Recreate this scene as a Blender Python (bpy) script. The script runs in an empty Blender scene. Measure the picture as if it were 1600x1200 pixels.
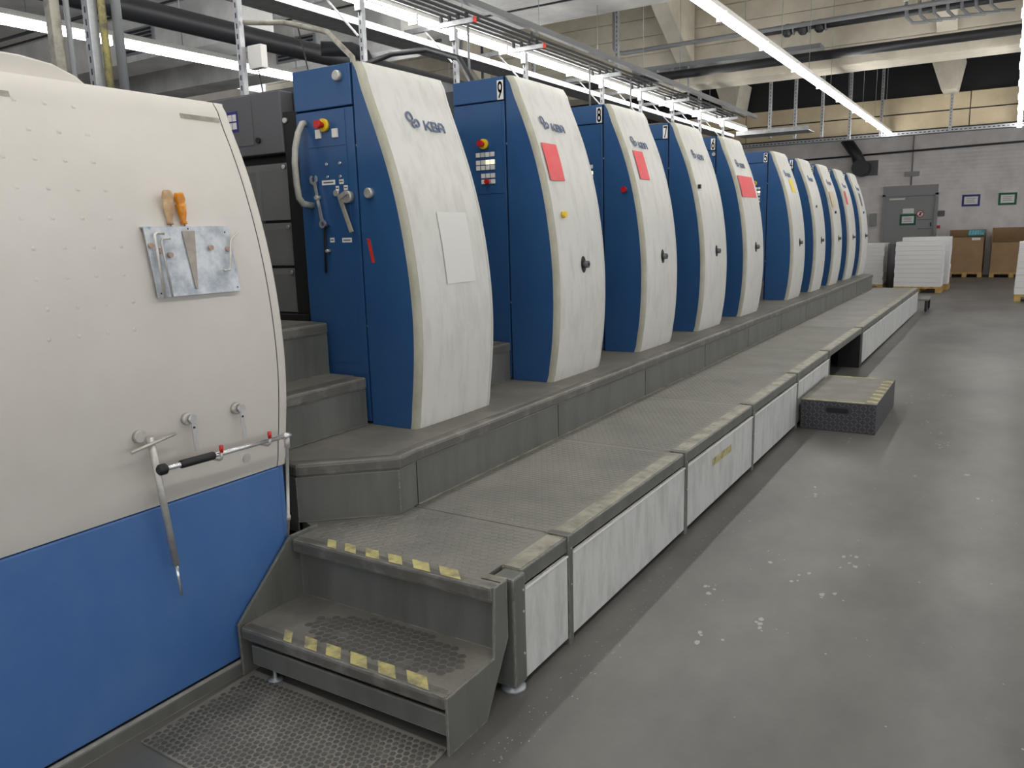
import bpy, math, random
from mathutils import Matrix, Vector
random.seed(7)
S = bpy.context.scene
COL = S.collection

# ------------------------------------------------------------------ camera, world, exposure
cam = bpy.data.cameras.new('camera'); cam.sensor_width = 36; cam.lens = 1243.99 / 1600 * 36
cam.clip_start = .05; cam.clip_end = 200
co = bpy.data.objects.new('camera', cam); COL.objects.link(co)
R0 = Vector((.85089, .524645, -.027069)); D0 = Vector((.074199, -.17103, -.982468)); F0 = Vector((-.520077, .833964, -.184456))
R0.normalize(); F0 = (F0 - R0 * F0.dot(R0)).normalized(); U0 = R0.cross(F0)
co.matrix_world = Matrix(((R0.x, U0.x, -F0.x, 0), (R0.y, U0.y, -F0.y, 0), (R0.z, U0.z, -F0.z, 1.6), (0, 0, 0, 1)))
S.camera = co
W = bpy.data.worlds.new('hall_ambient'); S.world = W; W.use_nodes = True
W.node_tree.nodes['Background'].inputs[0].default_value = (.93, .95, 1, 1)
W.node_tree.nodes['Background'].inputs[1].default_value = .62
S.view_settings.view_transform = 'Standard'; S.view_settings.look = 'None'
S.view_settings.exposure = 1.13; S.view_settings.gamma = 1.0; S.view_settings.use_curve_mapping = False
LAMP = 12.0

# ------------------------------------------------------------------ materials
def srgb(r, g, b):
    f = lambda c: (c / 255 / 12.92) if c / 255 <= .04045 else ((c / 255 + .055) / 1.055) ** 2.4
    return (f(r), f(g), f(b), 1)
MATS = {}
def mat(name, col, rough=.5, metal=0, col2=None, scale=6, stretch=(1, 1, 1), lo=.35, hi=.7, bump=0, bscale=60, spec=.5, speck=None, sscale=30, sthr=.68, detail=4):
    if name in MATS: return MATS[name]
    m = bpy.data.materials.new(name); m.use_nodes = True; MATS[name] = m
    nt = m.node_tree; N = nt.nodes; L = nt.links
    b = N['Principled BSDF']; b.inputs['Base Color'].default_value = col; b.inputs['Roughness'].default_value = rough
    b.inputs['Metallic'].default_value = metal; b.inputs['Specular IOR Level'].default_value = spec
    tc = N.new('ShaderNodeTexCoord'); out = None
    if col2:
        mp = N.new('ShaderNodeMapping'); mp.inputs['Scale'].default_value = stretch
        L.new(tc.outputs['Object'], mp.inputs[0])
        n = N.new('ShaderNodeTexNoise'); n.inputs['Scale'].default_value = scale; n.inputs['Detail'].default_value = detail; n.inputs['Roughness'].default_value = .65
        L.new(mp.outputs[0], n.inputs['Vector'])
        r = N.new('ShaderNodeMapRange'); r.inputs[1].default_value = lo; r.inputs[2].default_value = hi
        L.new(n.outputs[0], r.inputs[0])
        mx = N.new('ShaderNodeMix'); mx.data_type = 'RGBA'
        mx.inputs[6].default_value = col; mx.inputs[7].default_value = col2
        L.new(r.outputs[0], mx.inputs[0]); out = mx.outputs[2]
        if speck:
            n2 = N.new('ShaderNodeTexNoise'); n2.inputs['Scale'].default_value = sscale; n2.inputs['Detail'].default_value = 3
            L.new(tc.outputs['Object'], n2.inputs['Vector'])
            r2 = N.new('ShaderNodeMapRange'); r2.inputs[1].default_value = sthr; r2.inputs[2].default_value = sthr + .04
            L.new(n2.outputs[0], r2.inputs[0])
            mx2 = N.new('ShaderNodeMix'); mx2.data_type = 'RGBA'; mx2.inputs[7].default_value = speck
            L.new(out, mx2.inputs[6]); L.new(r2.outputs[0], mx2.inputs[0]); out = mx2.outputs[2]
        L.new(out, b.inputs['Base Color'])
    if bump:
        n3 = N.new('ShaderNodeTexNoise'); n3.inputs['Scale'].default_value = bscale; n3.inputs['Detail'].default_value = 3
        L.new(tc.outputs['Object'], n3.inputs['Vector'])
        bp = N.new('ShaderNodeBump'); bp.inputs['Strength'].default_value = bump; bp.inputs['Distance'].default_value = .01
        L.new(n3.outputs[0], bp.inputs['Height']); L.new(bp.outputs[0], b.inputs['Normal'])
    return m
def emis(name, col, s):
    m = bpy.data.materials.new(name); m.use_nodes = True; b = m.node_tree.nodes['Principled BSDF']
    b.inputs['Base Color'].default_value = (.8, .8, .8, 1); b.inputs['Emission Color'].default_value = col; b.inputs['Emission Strength'].default_value = s
    return m
M_floor = mat('floor_paint', srgb(114, 112, 107), .38, col2=srgb(74, 73, 70), scale=.9, stretch=(1, .6, 1), lo=.35, hi=.68, bump=.05, bscale=25, speck=srgb(172, 170, 162), sscale=5.5, sthr=.735, detail=9)
M_blue = mat('unit_blue', srgb(44, 84, 132), .30, col2=srgb(52, 91, 136), scale=3, lo=.4, hi=.8)
M_dblue = mat('delivery_blue', srgb(66, 106, 162), .42, col2=srgb(78, 115, 166), scale=4, lo=.4, hi=.8)
M_white = mat('cover_white', srgb(208, 207, 200), .42, col2=srgb(188, 187, 178), scale=5, stretch=(3, 3, .7), lo=.45, hi=.8)
M_cream = mat('delivery_cream', srgb(206, 201, 193), .5, col2=srgb(198, 193, 184), scale=3, lo=.4, hi=.8)
M_trim = mat('cover_edge_cream', srgb(182, 179, 162), .5, col2=srgb(158, 155, 136), scale=8, stretch=(1, 1, .5))
M_black = mat('black_plastic', srgb(24, 24, 25), .5)
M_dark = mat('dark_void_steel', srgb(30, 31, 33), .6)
M_grey = mat('dark_grey_paint', srgb(92, 93, 95), .45)
M_body = mat('machine_grey', srgb(70, 73, 76), .5)
M_plat = mat('platform_grey', srgb(104, 105, 99), .5, col2=srgb(88, 89, 83), scale=4, stretch=(2, 2, .5), lo=.4, hi=.7)
M_tread = mat('tread_rubber', srgb(110, 107, 100), .55, col2=srgb(134, 130, 121), scale=5, lo=.45, hi=.72, detail=6)
M_deck = mat('deck_rubber', srgb(124, 122, 115), .5, col2=srgb(104, 103, 97), scale=2.2, lo=.4, hi=.7, detail=6, speck=srgb(150, 148, 140), sscale=24, sthr=.74)
M_nose = mat('nosing_rubber', srgb(90, 88, 82), .5, col2=srgb(126, 123, 114), scale=9, lo=.5, hi=.75)
M_stud = mat('stud_rubber', srgb(82, 80, 76), .5, col2=srgb(112, 109, 103), scale=8, lo=.5, hi=.75)
M_worn = mat('worn_edge', srgb(160, 156, 142), .5, col2=srgb(104, 101, 91), scale=9, lo=.42, hi=.68, detail=6)
M_panel = mat('alu_panel', srgb(206, 206, 202), .45, col2=srgb(176, 176, 172), scale=5, stretch=(3, 3, .8), lo=.42, hi=.75, speck=srgb(90, 88, 84), sscale=16, sthr=.76)
M_steel = mat('steel', srgb(206, 203, 196), .35, .45, col2=srgb(176, 173, 166), scale=20)
M_chrome = mat('chrome', srgb(226, 226, 226), .18, .75)
M_hand = mat('handle_grey', srgb(182, 181, 170), .45, col2=srgb(150, 149, 138), scale=14)
M_galv = mat('galvanised', srgb(176, 178, 180), .4, .5, col2=srgb(148, 150, 152), scale=12)
M_zinc = mat('zinc_plate', srgb(206, 210, 214), .4, .3, col2=srgb(160, 168, 176), scale=14, lo=.4, hi=.65, speck=srgb(110, 160, 186), sscale=9, sthr=.70)
M_conc = mat('concrete', srgb(226, 219, 202), .8, col2=srgb(192, 186, 170), scale=1.2, lo=.35, hi=.7, bump=.1, bscale=14, detail=7)
M_slab = mat('slab_concrete', srgb(214, 212, 206), .8, col2=srgb(166, 166, 162), scale=.8, lo=.38, hi=.65, detail=7)
M_fascia = mat('fascia_board', srgb(214, 198, 166), .7, col2=srgb(190, 174, 144), scale=1.2)
M_wall = mat('painted_brick', srgb(234, 229, 226), .7, col2=srgb(212, 207, 204), scale=1.5, lo=.4, hi=.7)
M_wpipe = mat('dark_pipe', srgb(44, 45, 48), .45)
M_gpipe = mat('grey_pipe', srgb(128, 130, 132), .45)
M_lamp = emis('lamp_diffuser', (1, .985, .955, 1), LAMP)
M_lampb = emis('lamp_diffuser_cool', (.90, .93, 1, 1), LAMP)
M_red = mat('red_plastic', srgb(190, 30, 28), .35)
M_yel = mat('yellow_plastic', srgb(236, 200, 40), .4)
M_hz = mat('hazard_yellow', srgb(190, 180, 118), .6, col2=srgb(120, 116, 98), scale=16, lo=.42, hi=.66)
M_rpap = mat('red_paper', srgb(232, 92, 96), .7, col2=srgb(226, 112, 112), scale=8)
M_fleck = mat('fleck_paint', srgb(164, 162, 154), .6)
M_oldpap = mat('cover_sheet', srgb(216, 215, 209), .4)
M_ypap = mat('yellow_paper', srgb(232, 210, 80), .7)
M_wpap = mat('white_paper', srgb(236, 235, 230), .6)
M_logo = mat('logo_blue', srgb(96, 108, 136), .4, .2)
M_pblack = mat('print_black', srgb(18, 18, 18), .6)
M_key = mat('key_white', srgb(226, 224, 218), .4)
M_keylit = emis('key_lit', (1, .75, .4, 1), .5)
M_wood = mat('handle_wood', srgb(200, 172, 130), .6, col2=srgb(150, 112, 76), scale=20, stretch=(1, 1, 1))
M_amber = mat('handle_amber', srgb(222, 146, 28), .2, col2=srgb(196, 112, 20), scale=30)
M_paper = mat('paper_stack', srgb(238, 237, 235), .7, col2=srgb(226, 226, 224), scale=2, stretch=(.2, .2, 30))
M_card = mat('cardboard', srgb(170, 138, 102), .75, col2=srgb(156, 126, 92), scale=3)
M_pal = mat('pallet_wood', srgb(206, 172, 104), .7, col2=srgb(172, 138, 80), scale=8)
M_door = mat('door_grey', srgb(150, 150, 150), .5)
M_blueframe = mat('sign_blue', srgb(44, 44, 124), .5)
M_green = mat('sign_green', srgb(20, 92, 70), .5)
M_foil = mat('blue_film', srgb(120, 190, 206), .3)
M_mat = mat('stud_mat', srgb(122, 119, 112), .6, col2=srgb(150, 146, 138), scale=7, lo=.42, hi=.7)
M_plexi = bpy.data.materials.new('plexi'); M_plexi.use_nodes = True
_b = M_plexi.node_tree.nodes['Principled BSDF']; _b.inputs['Base Color'].default_value = (.34, .34, .33, 1); _b.inputs['Roughness'].default_value = .12; _b.inputs['Alpha'].default_value = .42
M_check = mat('checker_plate', srgb(66, 66, 70), .4, .3)
M_redtape = mat('red_tape', srgb(214, 50, 30), .5)
M_conduit = mat('conduit_grey', srgb(120, 121, 122), .4, .4)

def edge_wear(m, col, rad=.010):
    nt = m.node_tree; N = nt.nodes; L = nt.links; b = N['Principled BSDF']
    src = b.inputs['Base Color'].links[0].from_socket
    bv = N.new('ShaderNodeBevel'); bv.samples = 4; bv.inputs[0].default_value = rad
    g = N.new('ShaderNodeNewGeometry'); d = N.new('ShaderNodeVectorMath'); d.operation = 'DOT_PRODUCT'
    L.new(bv.outputs[0], d.inputs[0]); L.new(g.outputs['True Normal'], d.inputs[1])
    r = N.new('ShaderNodeMapRange'); r.inputs[1].default_value = .995; r.inputs[2].default_value = .90; L.new(d.outputs['Value'], r.inputs[0])
    n = N.new('ShaderNodeTexNoise'); n.inputs['Scale'].default_value = 14; n.inputs['Detail'].default_value = 4
    r2 = N.new('ShaderNodeMapRange'); r2.inputs[1].default_value = .38; r2.inputs[2].default_value = .6; L.new(n.outputs[0], r2.inputs[0])
    k = N.new('ShaderNodeMath'); k.operation = 'MULTIPLY'; L.new(r.outputs[0], k.inputs[0]); L.new(r2.outputs[0], k.inputs[1])
    mx = N.new('ShaderNodeMix'); mx.data_type = 'RGBA'; mx.inputs[7].default_value = col
    L.new(src, mx.inputs[6]); L.new(k.outputs[0], mx.inputs[0]); L.new(mx.outputs[2], b.inputs['Base Color'])
edge_wear(M_nose, srgb(178, 174, 162)); edge_wear(M_plat, srgb(170, 167, 156), .008)
# ------------------------------------------------------------------ mesh helpers
class MB:
    def __init__(s): s.v = []; s.f = []; s.sm = []
    def add(s, vs, fs, sm=False):
        o = len(s.v); s.v += [tuple(p) for p in vs]; s.f += [tuple(i + o for i in f) for f in fs]; s.sm += [sm] * len(fs); return s
    def box(s, x0, x1, y0, y1, z0, z1):
        v = [(x, y, z) for z in (z0, z1) for y in (y0, y1) for x in (x0, x1)]
        return s.add(v, [(0, 2, 3, 1), (4, 5, 7, 6), (0, 1, 5, 4), (2, 6, 7, 3), (0, 4, 6, 2), (1, 3, 7, 5)])
    def prism(s, poly, ax, a, b):
        n = len(poly)
        def P(p, t): return {'x': (t, p[0], p[1]), 'y': (p[0], t, p[1]), 'z': (p[0], p[1], t)}[ax]
        v = [P(p, a) for p in poly] + [P(p, b) for p in poly]
        f = [tuple(range(n)), tuple(range(2 * n - 1, n - 1, -1))] + [(i, i + n, (i + 1) % n + n, (i + 1) % n) for i in range(n)]
        return s.add(v, f)
    def tube(s, pts, r, n=10, caps=True):
        pts = [Vector(p) for p in pts]; rs = r if isinstance(r, (list, tuple)) else [r] * len(pts)
        vs = []; fs = []; prev = None
        for i, p in enumerate(pts):
            t = ((pts[min(i + 1, len(pts) - 1)] - p).normalized() + (p - pts[max(i - 1, 0)]).normalized())
            if t.length < 1e-9: t = prev_t
            t.normalize(); prev_t = t
            if prev is None:
                a = Vector((0, 0, 1)) if abs(t.z) < .9 else Vector((1, 0, 0)); u = t.cross(a).normalized()
            else: u = (prev - t * prev.dot(t)).normalized()
            prev = u; w = t.cross(u)
            for k in range(n):
                c = 2 * math.pi * k / n; vs.append(p + (u * math.cos(c) + w * math.sin(c)) * rs[i])
        for i in range(len(pts) - 1):
            for k in range(n): fs.append((i * n + k, i * n + (k + 1) % n, (i + 1) * n + (k + 1) % n, (i + 1) * n + k))
        s.add(vs, fs, True)
        if caps: s.add([], []); o = len(s.v) - len(vs); s.f += [tuple(o + k for k in range(n - 1, -1, -1)), tuple(o + (len(pts) - 1) * n + k for k in range(n))]; s.sm += [False, False]
        return s
    def disc(s, c, d, r, h, n=20):   # short cylinder from c along d
        c = Vector(c); d = Vector(d).normalized(); return s.tube([c, c + d * h], r, n)
    def obox(s, p0, p1, w, h, up=(0, 0, 1)):   # oriented bar
        p0 = Vector(p0); p1 = Vector(p1); t = (p1 - p0).normalized(); u = t.cross(Vector(up)).normalized(); q = u.cross(t)
        v = [p + u * (a * w / 2) + q * (b * h / 2) for p in (p0, p1) for a, b in ((-1, -1), (1, -1), (1, 1), (-1, 1))]
        return s.add(v, [(3, 2, 1, 0), (4, 5, 6, 7)] + [(i, (i + 1) % 4, (i + 1) % 4 + 4, i + 4) for i in range(4)])
ORG = {}
def put(name, mb, m, parent=None, bevel=0, loc=None):
    org = Vector(ORG[parent.name]) if parent else Vector(loc or (0, 0, 0))
    me = bpy.data.meshes.new(name); me.from_pydata([tuple(Vector(p) - org) for p in mb.v], [], mb.f)
    me.polygons.foreach_set('use_smooth', mb.sm); me.materials.append(m); me.update()
    o = bpy.data.objects.new(name, me); COL.objects.link(o)
    if parent: o.parent = parent
    else: o.location = org
    ORG[o.name] = org
    if bevel:
        b = o.modifiers.new('bevel', 'BEVEL'); b.width = bevel; b.segments = 2; b.limit_method = 'ANGLE'
    return o
def tag(o, label, cat, group=None):
    o['label'] = label; o['category'] = cat
    if group: o['group'] = group
    return o
def thing(name, label, cat, loc=(0, 0, 0), group=None):
    o = bpy.data.objects.new(name, None); COL.objects.link(o); o.location = loc; o.empty_display_size = .1
    ORG[o.name] = Vector(loc); return tag(o, label, cat, group)
def struct(name, mb, m, parent=None):
    o = put(name, mb, m, parent)
    if not parent: o['kind'] = 'structure'
    return o
def stuff(o): o['kind'] = 'stuff'; return o
def interp(z, Z, X):
    if z <= Z[0]: return X[0]
    for i in range(len(Z) - 1):
        if z <= Z[i + 1]: return X[i] + (X[i + 1] - X[i]) * (z - Z[i]) / (Z[i + 1] - Z[i])
    return X[-1]
def smooth_prof(Z, X, n=40):
    out = []
    for k in range(n + 1):
        z = Z[0] + (Z[-1] - Z[0]) * k / n; h = (Z[-1] - Z[0]) * .07
        s = sum(interp(min(max(z + d * h, Z[0]), Z[-1]), Z, X) - 0 for d in (-1, -.5, 0, .5, 1)) / 5
        out.append((z, interp(z, Z, X) if k in (0, n) else s))
    return [a for a, b in out], [b for a, b in out]

# ------------------------------------------------------------------ the hall
fl = struct('floor', MB().box(-16, 9, -8, 30, -.1, 0), M_floor)
_mb = MB(); _r = random.Random(3)
for _x, _y in ((-0.56, 3.942),(-0.511, 3.907),(-0.714, 3.61),(-0.562, 3.468),(-0.658, 8.203),(-0.585, 8.301),(-0.376, 8.361),(-0.68, 7.878),(-0.464, 7.106),(-0.398, 6.833),(-0.351, 6.788),(-0.341, 6.337),(-0.307, 6.513),(-1.041, 3.318),(-0.839, 3.838),(-0.917, 4.907),(-0.767, 3.091),(-0.919, 2.858),(0.001, 5.243),(-1.298, 7.983),(-0.912, 6.261)):
    for _q in range(4):
        _cx = _x + _r.gauss(0, .035); _cy = _y + _r.gauss(0, .05); _s = _r.uniform(.003, .014); _n = 6
        _mb.add([(_cx + _s * _r.uniform(.5, 1.2) * math.cos(k * math.pi / 3), _cy + 1.5 * _s * _r.uniform(.5, 1.2) * math.sin(k * math.pi / 3), .0006) for k in range(_n)], [tuple(range(_n))])
for _q in range(220):
    _cx = _r.gauss(-1.24, .04); _cy = 1.7 + 5 * _r.random() ** 1.4; _s = _r.uniform(.001, .003)
    _mb.add([(_cx + _s * math.cos(k * math.pi / 3), _cy + 2 * _s * _r.uniform(.5, 1.2) * math.sin(k * math.pi / 3), .0006) for k in range(6)], [tuple(range(6))])
for _q in range(260):
    _cx = _r.uniform(-1.25, 1.2); _cy = _r.uniform(1.6, 14); _s = _r.uniform(.0015, .006)
    _mb.add([(_cx + _s * _r.uniform(.5, 1.2) * math.cos(k * math.pi / 3), _cy + _s * _r.uniform(.5, 1.2) * math.sin(k * math.pi / 3), .0006) for k in range(6)], [tuple(range(6))])
_p = put('paint_flecks', _mb, M_fleck, fl); stuff(_p)
wb = struct('wall_back', MB().box(-16, 9, 28.62, 28.9, 0, 5.2), M_wall)
wl = struct('wall_left', MB().box(-16.2, -16, -8, 28.9, 0, 5.2), M_wall)
# painted brick courses on the back wall, only the coarse courses that can be told apart
for k in range(34):
    struct('brick_course', MB().box(-9, 3, 28.60, 28.62, .1 + k * .115, .1 + k * .115 + .104), M_wall, wb)
cs = struct('ceiling', MB().box(-16, 9, -8, 10.85, 4.6, 4.9), M_slab)
for yy in (9.93, 8.4, 6.9, 5.4):
    struct('slab_joint', MB().box(-16, 9, yy - .02, yy + .02, 4.585, 4.6), M_dark, cs)
struct('ceiling_far', MB().box(-16, 9, 21.5, 28.9, 4.7, 4.9), M_slab)
struct('ceiling_well', MB().box(-16, 9, 10.85, 14.5, 6.9, 7.1), M_conc)
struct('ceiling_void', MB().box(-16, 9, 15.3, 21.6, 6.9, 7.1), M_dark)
bw = struct('wall_well', MB().box(-16, 9, 14.53, 15.2, 4.15, 7), M_conc)
for k in range(9):
    struct('plank', MB().box(-16, 9, 14.50, 14.53, 4.16 + k * .31, 4.16 + k * .31 + .295), M_conc, bw)
struct('wall_slab_edge', MB().box(-16, 9, 10.6, 10.85, 4.9, 6.9), M_conc)
# sloping concrete haunches of the shed roof
for x in (-5.3, -1.2, 3.4, -9.6):
    struct('trim_haunch', MB().prism([(10.9, 6.9), (10.9, 6.5), (14.45, 4.45), (14.45, 6.9)], 'x', x, x + .28), M_conc)
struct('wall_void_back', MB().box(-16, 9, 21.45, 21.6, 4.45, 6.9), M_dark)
fa = struct('trim_fascia', MB().box(-16, 9, 21.34, 21.42, 3.72, 4.5), M_dark)
for x0 in range(-16, 9, 5):
    for z0, z1 in ((3.74, 4.09), (4.12, 4.47)):
        struct('fascia_board', MB().box(x0 + .01, x0 + 4.99, 21.3, 21.34, z0, z1), M_fascia, fa)
for x in (-1.45, -6.2, 3.0):   # tapered corbels holding the beam
    struct('trim_corbel', MB().prism([(x - .32, 5.1), (x + .32, 5.1), (x + .2, 4.42), (x - .08, 4.42)], 'y', 20.3, 21.3), M_conc)

# ------------------------------------------------------------------ lights
def lamp_row(x, z, y_end, n, label, group, m=M_lamp, pitch=1.6, rad=.036):
    first = None
    for k in range(n):
        y = y_end - pitch * k
        if first is None:
            t = thing('ceiling_light', label, 'light', (x, y, z), group)
            a = put('housing', MB().box(x - .028, x + .028, y - pitch, y, z + .05, z + .10), M_key, t)
            b = put('diffuser', MB().tube([(x, y - pitch + .03, z), (x, y - .03, z)], rad, 12), m, t)
            c = put('end_cap', MB().box(x - .05, x + .05, y - .03, y - .005, z - .045, z + .05), M_key, t)
            d = put('hanger', MB().tube([(x, y - .8, z + .10), (x, y - .8, 4.6 if y - .8 < 10.85 else 6.9)], .004, 6), M_galv, t)
            first = (t, [a, b, c, d])
        else:
            t = first[0].copy(); COL.objects.link(t); t.location = (x, y, z)
            for q in first[1]:
                if q.name.startswith('hanger') and y - .8 < 10.85:
                    h = put('hanger', MB().tube([(x, y_end - .8, z + .10), (x, y_end - .8, 4.6)], .004, 6), M_galv, first[0]); h.parent = t; continue
                q2 = q.copy(); COL.objects.link(q2); q2.parent = t
lamp_row(-2.6, 3.66, 21.1, 15, 'long fluorescent light in the row hung over the blue press covers', 'light row over the press covers')
lamp_row(-.03, 3.62, 21.1, 15, 'long fluorescent light in the row hung over the open aisle', 'light row over the aisle')
lamp_row(-4.97, 3.62, 17.6, 9, 'long fluorescent light hung beside the conduits above the press', 'light row beside the conduits', pitch=1.6, rad=.026)
lamp_row(-7.6, 3.55, 13.0, 7, 'long cool white fluorescent light beyond the press', 'light row beyond the press', M_lampb)
for _x, _yl in ((-6.5, 24.0), (-3.4, 24.0), (-.3, 24.0), (2.8, 24.0)):
    lamp_x_thing = thing('ceiling_light', 'fluorescent light behind the beige fascia boards', 'light', (_x, _yl, 4.3), 'lights behind the fascia')
    put('housing', MB().box(_x - .75, _x + .75, _yl - .03, _yl + .03, 4.42, 4.7), M_key, lamp_x_thing); put('diffuser', MB().tube([(_x - .74, _yl, 4.38), (_x + .74, _yl, 4.38)], .036, 12), M_lamp, lamp_x_thing)

# ------------------------------------------------------------------ profiles of the curved covers
C9Z, C9X = smooth_prof([.70, .772, .881, 1.058, 1.222, 1.383, 1.534, 1.65, 1.748, 1.889, 2.089, 2.276, 2.52], [-2.367, -2.347, -2.329, -2.314, -2.309, -2.312, -2.324, -2.338, -2.352, -2.379, -2.43, -2.497, -2.605])
C10Z, C10X = smooth_prof([.70, .781, .93, 1.06, 1.187, 1.32, 1.444, 1.58, 1.654, 1.747, 1.833, 1.933, 2.019, 2.127, 2.243, 2.36, 2.39], [-2.372, -2.36, -2.341, -2.328, -2.324, -2.328, -2.339, -2.358, -2.369, -2.388, -2.408, -2.438, -2.466, -2.507, -2.551, -2.594, -2.604])
DZ, DX = smooth_prof([.745, .861, .989, 1.114, 1.236, 1.372, 1.491, 1.616, 1.741, 1.89, 1.992, 2.105], [-2.35, -2.328, -2.31, -2.299, -2.30, -2.31, -2.325, -2.35, -2.382, -2.431, -2.476, -2.531])
def strip(Z, X, cols):
    """surface swept along a profile; cols = list of (y, dx) across it"""
    mb = MB(); n = len(cols); vs = []
    for z, x in zip(Z, X):
        for y, dx in cols: vs.append((x + dx, y, z))
    fs = [(i * n + j, i * n + j + 1, (i + 1) * n + j + 1, (i + 1) * n + j) for i in range(len(Z) - 1) for j in range(n - 1)]
    return mb.add(vs, fs, True)
def patch(Z, X, y0, y1, z0, z1, off, th=.0012, n=10, skew=0):
    """thin sheet lying on the curved cover"""
    mb = MB(); A = []; B = []
    for i in range(n + 1):
        z = z0 + (z1 - z0) * i / n; x = interp(z, Z, X) + off; s = skew * i / n
        A += [(x + th, y0 + s, z), (x + th, y1 + s, z)]; B += [(x, y0 + s, z), (x, y1 + s, z)]
    m = 2 * (n + 1); fs = []
    for i in range(n):
        a = 2 * i; fs += [(a, a + 1, a + 3, a + 2), (m + a + 2, m + a + 3, m + a + 1, m + a), (a, a + 2, m + a + 2, m + a), (a + 1, m + a + 1, m + a + 3, a + 3)]
    fs += [(0, m, m + 1, 1), (2 * n, 2 * n + 1, m + 2 * n + 1, m + 2 * n)]
    return mb.add(A + B, fs)
def on_cover(vs, fs, Z, X, y, z, off):
    mb = MB(); return mb.add([(interp(z + v[1], Z, X) + off + v[2], y + v[0], z + v[1]) for v in vs], fs)
def strokes(lines, w, h, th, t=.004):
    vs = []; fs = []
    for L in lines:
        for (a, b), (c, d) in zip(L, L[1:]):
            p = Vector((a * w, b * h, 0)); q = Vector((c * w, d * h, 0)); e = (q - p).normalized(); n = Vector((-e.y, e.x, 0)) * th / 2; p = p - e * th * .4; q = q + e * th * .4; o = len(vs)
            vs += [v + Vector((0, 0, z)) for z in (-t / 2, t / 2) for v in (p - n, q - n, q + n, p + n)]
            fs += [tuple(o + i for i in f) for f in ((3, 2, 1, 0), (4, 5, 6, 7), (0, 1, 5, 4), (1, 2, 6, 5), (2, 3, 7, 6), (3, 0, 4, 7))]
    return vs, fs
_K = strokes([[(0, 0), (0, 1)], [(0, .45), (.3, .5), (.9, 1)], [(.3, .5), (.95, 0)]], .044, .040, .0085)
_B = strokes([[(0, 0), (0, 1), (.8, 1), (.95, .8), (.82, .52), (0, .52)], [(.82, .52), (1, .25), (.85, 0), (0, 0)]], .040, .040, .0085)
_A = strokes([[(0, 0), (0, .7), (.25, 1), (.75, 1), (1, .7), (1, 0)], [(0, .42), (1, .42)]], .040, .040, .0085)
KBA = ([], [])
for _dx, (_v, _f) in ((-.078, _K), (-.020, _B), (.034, _A)):
    _o = len(KBA[0]); KBA[0].extend(v + Vector((_dx, -.02, 0)) for v in _v); KBA[1].extend(tuple(i + _o for i in f) for f in _f)
def ring(r0, r1, cx, cy, n=18, th=.004, a0=0, a1=2 * math.pi):
    vs = []; fs = []
    for k in range(n + 1):
        a = a0 + (a1 - a0) * k / n
        for r in (r0, r1):
            for t in (-th / 2, th / 2): vs.append(Vector((cx + r * math.cos(a), cy + r * math.sin(a), t)))
    for k in range(n):
        b = 4 * k; fs += [(b + 1, b + 3, b + 7, b + 5), (b, b + 4, b + 6, b + 2), (b + 2, b + 6, b + 7, b + 3), (b, b + 1, b + 5, b + 4)]
    return vs, fs
EMB = [ring(.015, .025, -.014, .014, a0=-.6, a1=5.2), ring(.011, .020, .030, -.012, a0=-2.6, a1=3.0), ring(.008, .016, .002, -.022, a0=.6, a1=5.6)]

_c = lambda cx, cy, rx, ry, a0, a1, n=10: [(cx + rx * math.cos(math.radians(a0 + (a1 - a0) * k / n)), cy + ry * math.sin(math.radians(a0 + (a1 - a0) * k / n))) for k in range(n + 1)]
DIG = {1: [[(.15, .75), (.55, 1), (.55, 0)]], 2: [_c(.5, .72, .5, .28, 170, -30) + [(0, 0), (1, 0)]], 3: [_c(.45, .75, .5, .25, 160, -90), _c(.45, .27, .55, .27, 90, -160)], 4: [[(.7, 0), (.7, 1), (0, .28), (1, .28)]],
       5: [[(.95, 1), (.1, 1), (.05, .52)] + _c(.45, .32, .55, .32, 110, -150)], 6: [[(.8, 1), (.2, .6)] + _c(.5, .3, .5, .3, 165, 525, 16)], 7: [[(0, 1), (1, 1), (.35, 0)]], 8: [_c(.5, .75, .42, .25, 0, 360, 16), _c(.5, .26, .5, .26, 0, 360, 16)], 9: [[(.2, 0), (.8, .4)] + _c(.5, .7, .5, .3, -15, 345, 16)]}
UNITS = {10: 2.88, 9: 4.20, 8: 5.555, 7: 6.89, 6: 8.22, 5: 10.28, 4: 11.64, 3: 12.97, 2: 14.30, 1: 15.65}
UDESC = {10: 'tall blue and white press unit without a number plate, tools hanging on its face', 9: 'blue and white press unit numbered 9 with keypad beside its cover',
         8: 'blue and white press unit numbered 8 with round red button on its side', 7: 'blue and white press unit numbered 7 without any paper on its cover',
         6: 'blue and white press unit numbered 6 with large red sheet on its cover', 5: 'blue and white press unit numbered 5, first after the wide gap',
         4: 'blue and white press unit numbered 4 behind unit 5', 3: 'blue and white press unit numbered 3 with pale framed sheet', 2: 'blue and white press unit numbered 2 between units 3 and 1', 1: 'blue and white press unit numbered 1, last of the row'}
def keypad(t, y, x0=-2.818, z0=2.082):
    rows = [(0, 4), (.045, 4), (.077, 4), (.125, 3), (.16, 3)]
    for ri, (dz, n) in enumerate(rows):
        for c in range(4 - n, 4):
            x = x0 + c * .035; z = z0 - dz
            put('key', MB().box(x - .014, x + .014, y - .006, y, z - .013, z + .013), M_keylit if ri == 1 and c >= 2 else M_key, t)
def estop(t, x, y, z):
    b = put('emergency_stop', MB().disc((x, y, z), (0, -1, 0), .03, .018, 20), M_yel, t)
    put('stop_button', MB().tube([(x, y - .018, z), (x, y - .04, z), (x, y - .042, z), (x, y - .058, z)], [.013, .013, .021, .019], 18), M_red, b)
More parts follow.
